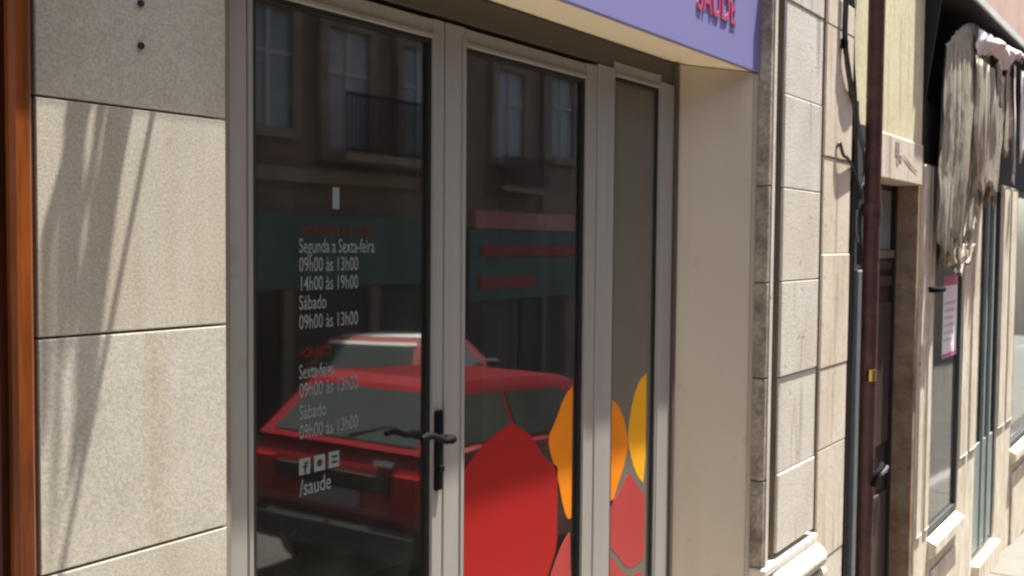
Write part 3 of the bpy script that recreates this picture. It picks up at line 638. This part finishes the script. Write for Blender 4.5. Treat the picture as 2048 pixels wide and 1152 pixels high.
# ================================================================ OPPOSITE SIDE OF THE STREET (seen mirrored in the glass)
YO = -9.14
def opp(name, label, x0, x1, h, m, wins, trim, sills=True):
    b0 = gz(x1) - 0.3
    t = thing(name, label, 'building', ((x0 + x1) / 2, YO - 4, b0))
    box('wall', (x0, x1, YO - 8, YO, b0, h), m, t)
    r_ = MB().add([(x0, YO + .35, h), (x1, YO + .35, h), (x1, YO - 8, h), (x0, YO - 8, h), (x0, YO - 4, h + 1.6), (x1, YO - 4, h + 1.6)], [(0, 1, 5, 4), (3, 2, 5, 4), (0, 4, 3), (1, 5, 2), (0, 1, 2, 3)])
    part('roof', r_, K['roof_tile'], t)
    for (cx, hw, z0, z1, cm) in wins:
        f = part('window', MB().box(cx - hw - .16, cx - hw, YO + .004, YO + .10, z0 - .15, z1 + .18).box(cx + hw, cx + hw + .16, YO + .004, YO + .10, z0 - .15, z1 + .18)
                 .box(cx - hw + .002, cx + hw - .002, YO + .004, YO + .10, z1 + .002, z1 + .18).box(cx - hw + .002, cx + hw - .002, YO + .004, YO + .13, z0 - .15, z0 - .002), trim, t)
        part('pane', MB().box(cx - hw + .001, cx + hw - .001, YO + .003, YO + .02, z0, z1), cm, f)
        part('sash', MB().box(cx - .035, cx + .035, YO + .021, YO + .05, z0, z1).box(cx - hw + .002, cx - .036, YO + .021, YO + .05, z0 + (z1 - z0) * .62, z0 + (z1 - z0) * .62 + .05)
             .box(cx + .036, cx + hw - .002, YO + .021, YO + .05, z0 + (z1 - z0) * .62, z0 + (z1 - z0) * .62 + .05), K['win_frame'], f)
    return t
b1 = opp('granite_townhouse', 'brown granite townhouse with iron balcony over a green shop fascia', 5.2, 14.2, 10.5, K['opp_stone'],
         [(7.6, .42, 3.0, 4.7, K['curtain']), (10.0, .42, 3.1, 4.7, K['curtain']), (11.55, .44, 2.90, 4.62, K['curtain_white']), (13.2, .40, 2.95, 4.6, K['curtain'])], K['opp_trim'])
box('string_course', (5.2, 14.2, YO + .002, YO + .14, 2.36, 2.56), K['opp_trim'], b1)
bal = box('balcony_slab', (11.0, 13.7, YO + .002, YO + .55, 2.68, 2.80), K['opp_trim'], b1)
rail = MB().box(11.02, 13.68, YO + .50, YO + .54, 3.62, 3.66).box(11.02, 13.68, YO + .50, YO + .54, 2.83, 2.86)
for k in range(30): rail.box(11.03 + k * .091, 11.05 + k * .091, YO + .51, YO + .53, 2.801, 3.62)
part('railing', rail, K['iron'], bal)
arc = [(8.6, 0.86), (13.9, 0.86)] + [(13.9 - 1.3 * (1 - math.cos(t)), 0.95 + 0.95 * math.sin(t)) for t in [k * math.pi / 16 for k in range(9)]] + [(8.6, 1.90)]
fa = part('shop_fascia', MB().prism(arc, 'y', YO + .002, YO + .16), K['green'], b1)
for xa, xb in ((8.7, 10.2), (10.45, 12.0), (12.25, 13.8)): box('shop_window', (xa, xb, YO + .004, YO + .05, -1.2, 0.84), K['shop_dark'], b1)
for xa in (8.58, 10.22, 12.02, 13.82): box('shop_pier', (xa, xa + .20, YO + .052, YO + .10, -1.3, 0.85), K['opp_trim'], b1)
box('sign_board', (8.9, 9.5, YO + .162, YO + .19, 1.95, 2.25), K['opp_trim'], b1)
b2 = opp('corner_house', 'brown-pink rendered house with red awnings over its shops', 14.25, 22.5, 11.0, K['opp_pink'],
         [(15.8, .45, 3.05, 4.6, K['curtain_white']), (17.6, .40, 3.2, 4.7, K['curtain_white']), (19.8, .45, 3.2, 4.8, K['curtain'])], K['opp_trim'])
rb = MB().box(15.1, 16.6, YO + .40, YO + .44, 3.02, 3.06).box(15.1, 16.6, YO + .40, YO + .44, 2.52, 2.56)
for k in range(11): rb.box(15.12 + k * .14, 15.19 + k * .14, YO + .41, YO + .43, 2.561, 3.019)
bs = box('balcony_slab', (15.05, 16.65, YO + .002, YO + .45, 2.42, 2.515), K['opp_trim'], b2)
part('railing', rb, K['varnish_dark'], bs)
part('downpipe', MB().tube([(16.95, YO + .08, -1.4), (16.95, YO + .08, 10.8)], .05, 8), K['opp_grey'], b2)
box('shop_board', (14.7, 17.99, YO + .002, YO + .12, 1.76, 2.08), K['pink_sign'], b2)
box('shop_board', (14.5, 18.2, YO + .002, YO + .12, 0.5, 1.74), K['green'], b2)
box('sign_strip', (14.85, 18.0, YO + .121, YO + .16, 1.27, 1.47), K['red_sign'], b2)
box('sign_strip', (14.8, 16.5, YO + .121, YO + .16, 0.70, 0.92), K['red_sign'], b2)
for xa, xb in ((14.6, 16.0), (16.2, 17.8), (18.5, 20.2), (20.5, 22.2)): box('shop_window', (xa, xb, YO + .004, YO + .05, -1.6, 0.48), K['shop_dark'], b2)
b3 = opp('grey_house', 'grey rendered house further down the street', 22.55, 34, 10.2, K['opp_grey'], [(24.5 + 2.4 * k, .45, 2.2, 3.9, K['curtain']) for k in range(4)] + [(24.5 + 2.4 * k, .45, -.8, 1.0, K['shop_dark']) for k in range(4)], K['opp_trim'])
b4 = opp('tan_house', 'tan granite house at the far end of the street', 34.05, 60, 9.5, K['opp_trim'], [(36 + 3 * k, .5, 1.4, 3.2, K['curtain']) for k in range(7)], K['opp_grey'])
b5 = opp('plain_house', 'plain brown house up the street behind the photographer', -14, 5.15, 9.8, K['opp_stone'], [(-4 + 2.2 * k, .45, 2.8, 4.5, K['curtain']) for k in range(4)], K['opp_trim'])

# ---------------------------------------------------------------- cars parked in the street
def car(name, label, paint, x, y, group, trim=None, yaw=0):
    t = thing(name, label, 'car', (x, y, gz(x) - 0.015), group=group); t.scale = (1.04, 1.04, 1.06)
    t.rotation_euler = (0, math.atan(-SL), R(yaw))
    W = 0.80; Lc = 3.72
    low = [(0.03, .30), (0.0, .52), (0.02, .82), (0.10, .95), (0.55, .985), (2.35, .955), (2.75, .92), (3.45, .80), (3.68, .70), (3.72, .45), (3.66, .26), (3.15, .22), (0.6, .22)]
    mb = MB(); n = len(low)
    ring = []
    for yy, ins in ((-W, .05), (-W + .05, 0.0), (W - .05, 0.0), (W, .05)):
        cx_, cz_ = 1.86, .6
        ring.append([(cx_ + (px - cx_) * (1 - ins * .5), yy, cz_ + (pz - cz_) * (1 - ins * .6)) for px, pz in low])
    for a, b_ in zip(ring[:-1], ring[1:]):
        mb.add(a + b_, [(i, (i + 1) % n, n + (i + 1) % n, n + i) for i in range(n)], True)
    mb.add(ring[0], [tuple(range(n))]); mb.add(ring[-1], [tuple(range(n))])
    body = part('body', mb, paint, t, local=True)
    # cabin
    bz, tz = .955, 1.385
    bot = [(0.06, -.76), (2.72, -.76), (2.72, .76), (0.06, .76)]; top = [(0.46, -.60), (1.95, -.60), (1.95, .66), (0.46, .66)]
    mid = [(0.44, -.62), (2.00, -.62), (2.00, .62), (0.44, .62)]
    cb = MB(); v = [(a, b_, bz) for a, b_ in bot] + [(a, b_, tz - .05) for a, b_ in mid] + [(a + (.10 if a < 1 else -.12), b_ * .90, tz) for a, b_ in top]
    cb.add(v, [(0, 1, 5, 4), (1, 2, 6, 5), (2, 3, 7, 6), (3, 0, 4, 7), (4, 5, 9, 8), (5, 6, 10, 9), (6, 7, 11, 10), (7, 4, 8, 11), (8, 9, 10, 11)])
    cabin = part('cabin', cb, paint, t, local=True)
    def q(face, u0, u1, v0, v1, d=0.006):
        A, B, C_, D = [Vector(p) for p in face]
        nrm = (B - A).cross(D - A).normalized()
        P = lambda u, vv: (A + (B - A) * u) * (1 - vv) + (D + (C_ - D) * u) * vv
        c = [P(u0, v0), P(u1, v0), P(u1, v1), P(u0, v1)]
        return c, nrm
    def pane(nm, face, u0, u1, v0, v1, m, par, d=0.008):
        c, nrm = q(face, u0, u1, v0, v1)
        mid_ = sum(c, Vector()) / 4
        if nrm.dot(mid_ - Vector((1.3, 0, 1.1))) < 0: nrm = -nrm
        o_ = [p + nrm * d for p in c]; i_ = [p - nrm * .01 for p in c]
        return part(nm, MB().add(o_ + i_, [(0, 1, 2, 3), (0, 1, 5, 4), (1, 2, 6, 5), (2, 3, 7, 6), (3, 0, 4, 7)]), m, par, local=True)
    rear = (v[3], v[0], v[4], v[7]); front = (v[1], v[2], v[6], v[5]); sl_ = (v[0], v[1], v[5], v[4]); sr_ = (v[3], v[2], v[6], v[7])
    if trim: part('roof_glint', MB().box(.62, 1.80, -.52, .52, tz + .001, tz + .012), trim, cabin, local=True)  # white sheet paints the sun highlight on the roof
    rw = pane('rear_window', rear, .07, .93, .10, .90, K['car_glass'], cabin)
    if trim:
        pane('window_glint', rear, .05, .95, .90, .985, trim, cabin, .014); pane('window_glint', rear, .05, .95, .015, .10, trim, cabin, .014)  # white bands paint the sun's glints above and below the window
    pane('windscreen', front, .06, .94, .10, .92, K['car_glass'], cabin)
    for s_ in (sl_, sr_):
        pane('side_window', s_, .12, .36, .12, .90, K['car_glass'], cabin); pane('side_window', s_, .39, .82, .12, .90, K['car_glass'], cabin)
    part('wiper', MB().tube([(0.10, .05, 1.02), (0.20, .35, 1.10)], .010, 6), K['plastic'], cabin, local=True)
    part('bumper', MB().box(-.09, .10, -.79, .79, .30, .50, .03), K['plastic'], t, local=True)
    part('bumper', MB().box(3.62, 3.80, -.78, .78, .28, .48, .03), K['plastic'], t, local=True)
    for s_ in (-1, 1):
        part('tail_lamp', MB().box(-.02, .05, s_ * .65 - .11, s_ * .65 + .11, .60, .83, .008), K['lamp_red'], t, local=True)
        part('headlamp', MB().box(3.60, 3.72, s_ * .60 - .11, s_ * .60 + .11, .56, .70, .01), K['chrome'], t, local=True)
        part('door_line', MB().box(1.03, 1.045, s_ * .803 - .004, s_ * .803 + .004, .30, .93).box(2.15, 2.165, s_ * .803 - .004, s_ * .803 + .004, .30, .93), K['plastic'], body, local=True)
        part('side_strip', MB().box(.20, 3.55, s_ * .806 - .008, s_ * .806 + .008, .56, .62), K['plastic'], body, local=True)
        part('mirror', MB().box(2.30, 2.42, s_ * .86 - .08, s_ * .86 + .08, .97, 1.08, .02), K['plastic'], t, local=True)
    part('rear_garnish', MB().box(-.012, .03, -.50, .50, .70, .80, .004), K['plastic'], body, local=True)
    part('rear_badge', MB().box(-.006, .05, .36, .52, .865, .895, .003), K['chrome'], body, local=True)
    part('hatch_lock', MB().tube([(-.02, 0, .84), (.05, 0, .84)], .018, 10), K['chrome'], body, local=True)
    part('number_plate', MB().box(-.015, .03, -.26, .26, .58, .69), K['plate'], t, local=True)
    part('hatch_line', MB().box(-.012, .03, -.62, .62, .525, .540), K['plastic'], body, local=True)
    for wx in (.66, 3.02):
        for s_ in (-1, 1):
            part('wheel_arch', MB().tube([(wx, s_ * .700, .29), (wx, s_ * .807, .29)], .335, 18), K['plastic'], body, local=True)
            wl = part('wheel', MB().tube([(wx, s_ * .66, .27), (wx, s_ * .815, .27)], .27, 20), K['tyre'], t, local=True)
            part('hubcap', MB().tube([(wx, s_ * .80, .27), (wx, s_ * .825, .27)], .17, 14), K['grey_metal'], wl, local=True)
    return t
car('parked_car', 'red hatchback parked nearest, mirrored in the lower door glass', K['car_red'], 5.16, -3.30, 'cars parked in the street')
car('parked_car', 'faded red car with sun glints painted white on roof and window, on the far side of the street', K['car_red2'], 9.40, -6.95, 'cars parked in the street', trim=K['white_glint'], yaw=-16)
car('parked_car', 'dark blue car parked behind the red hatchback', K['car_blue'], 12.0, -3.25, 'cars parked in the street')

# ---------------------------------------------------------------- low display inside the door
tb = thing('display_table', 'low dark display table behind the first glass door', 'table', (2.3, 1.0, 0))
box('top', (1.75, 3.0, 0.62, 1.25, 0.44, 0.47), K['table'], tb, 0.006)
for x in (1.79, 2.93):
    for y in (0.66, 1.19): box('leg', (x - .02, x + .02, y - .02, y + .02, 0.0, 0.439), K['table'], tb)

# pale things lying on the display table, dimly seen through the glass
lf = thing('leaflet_pile', 'pale leaflets lying fanned out on the dark display table', 'leaflets', (2.62, 0.9, 0.472))
for k in range(5):
    a = R(-25 + 14 * k); c_, s_ = math.cos(a), math.sin(a); cx_, cy_ = 2.58 + .05 * k, 0.86 + .02 * k; z = 0.4715 + 0.003 * k
    v = [(cx_ + c_ * px - s_ * py, cy_ + s_ * px + c_ * py) for px, py in ((-.10, -.07), (.10, -.07), (.10, .07), (-.10, .07))]
    part('leaflet', MB().prism(v, 'z', z, z + 0.0025), K['paper'], lf)
po = thing('potted_plant', 'small grey-leaved plant in a dark pot on the display table', 'plant', (2.36, 0.80, 0.472))
part('pot', MB().tube([(2.36, .80, .471), (2.36, .80, .535)], [.04, .055], 14), K['table'], po)
rp_ = random.Random(4); lm = MB()
for k in range(40):
    a = rp_.uniform(0, 6.28); r_ = rp_.uniform(.05, .13); h = rp_.uniform(.02, .12)
    b0 = Vector((2.36 + .02 * math.cos(a), .80 + .02 * math.sin(a), .535)); e = Vector((2.36 + r_ * math.cos(a), .80 + r_ * math.sin(a), .535 + h))
    m_ = (b0 + e) / 2 + Vector((0, 0, .02)); wv = Vector((-math.sin(a), math.cos(a), 0)) * .013
    lm.add([b0, m_ - wv, m_ + wv, e], [(0, 1, 2), (1, 3, 2)])
part('foliage', lm, K['foliage_blue'], po)
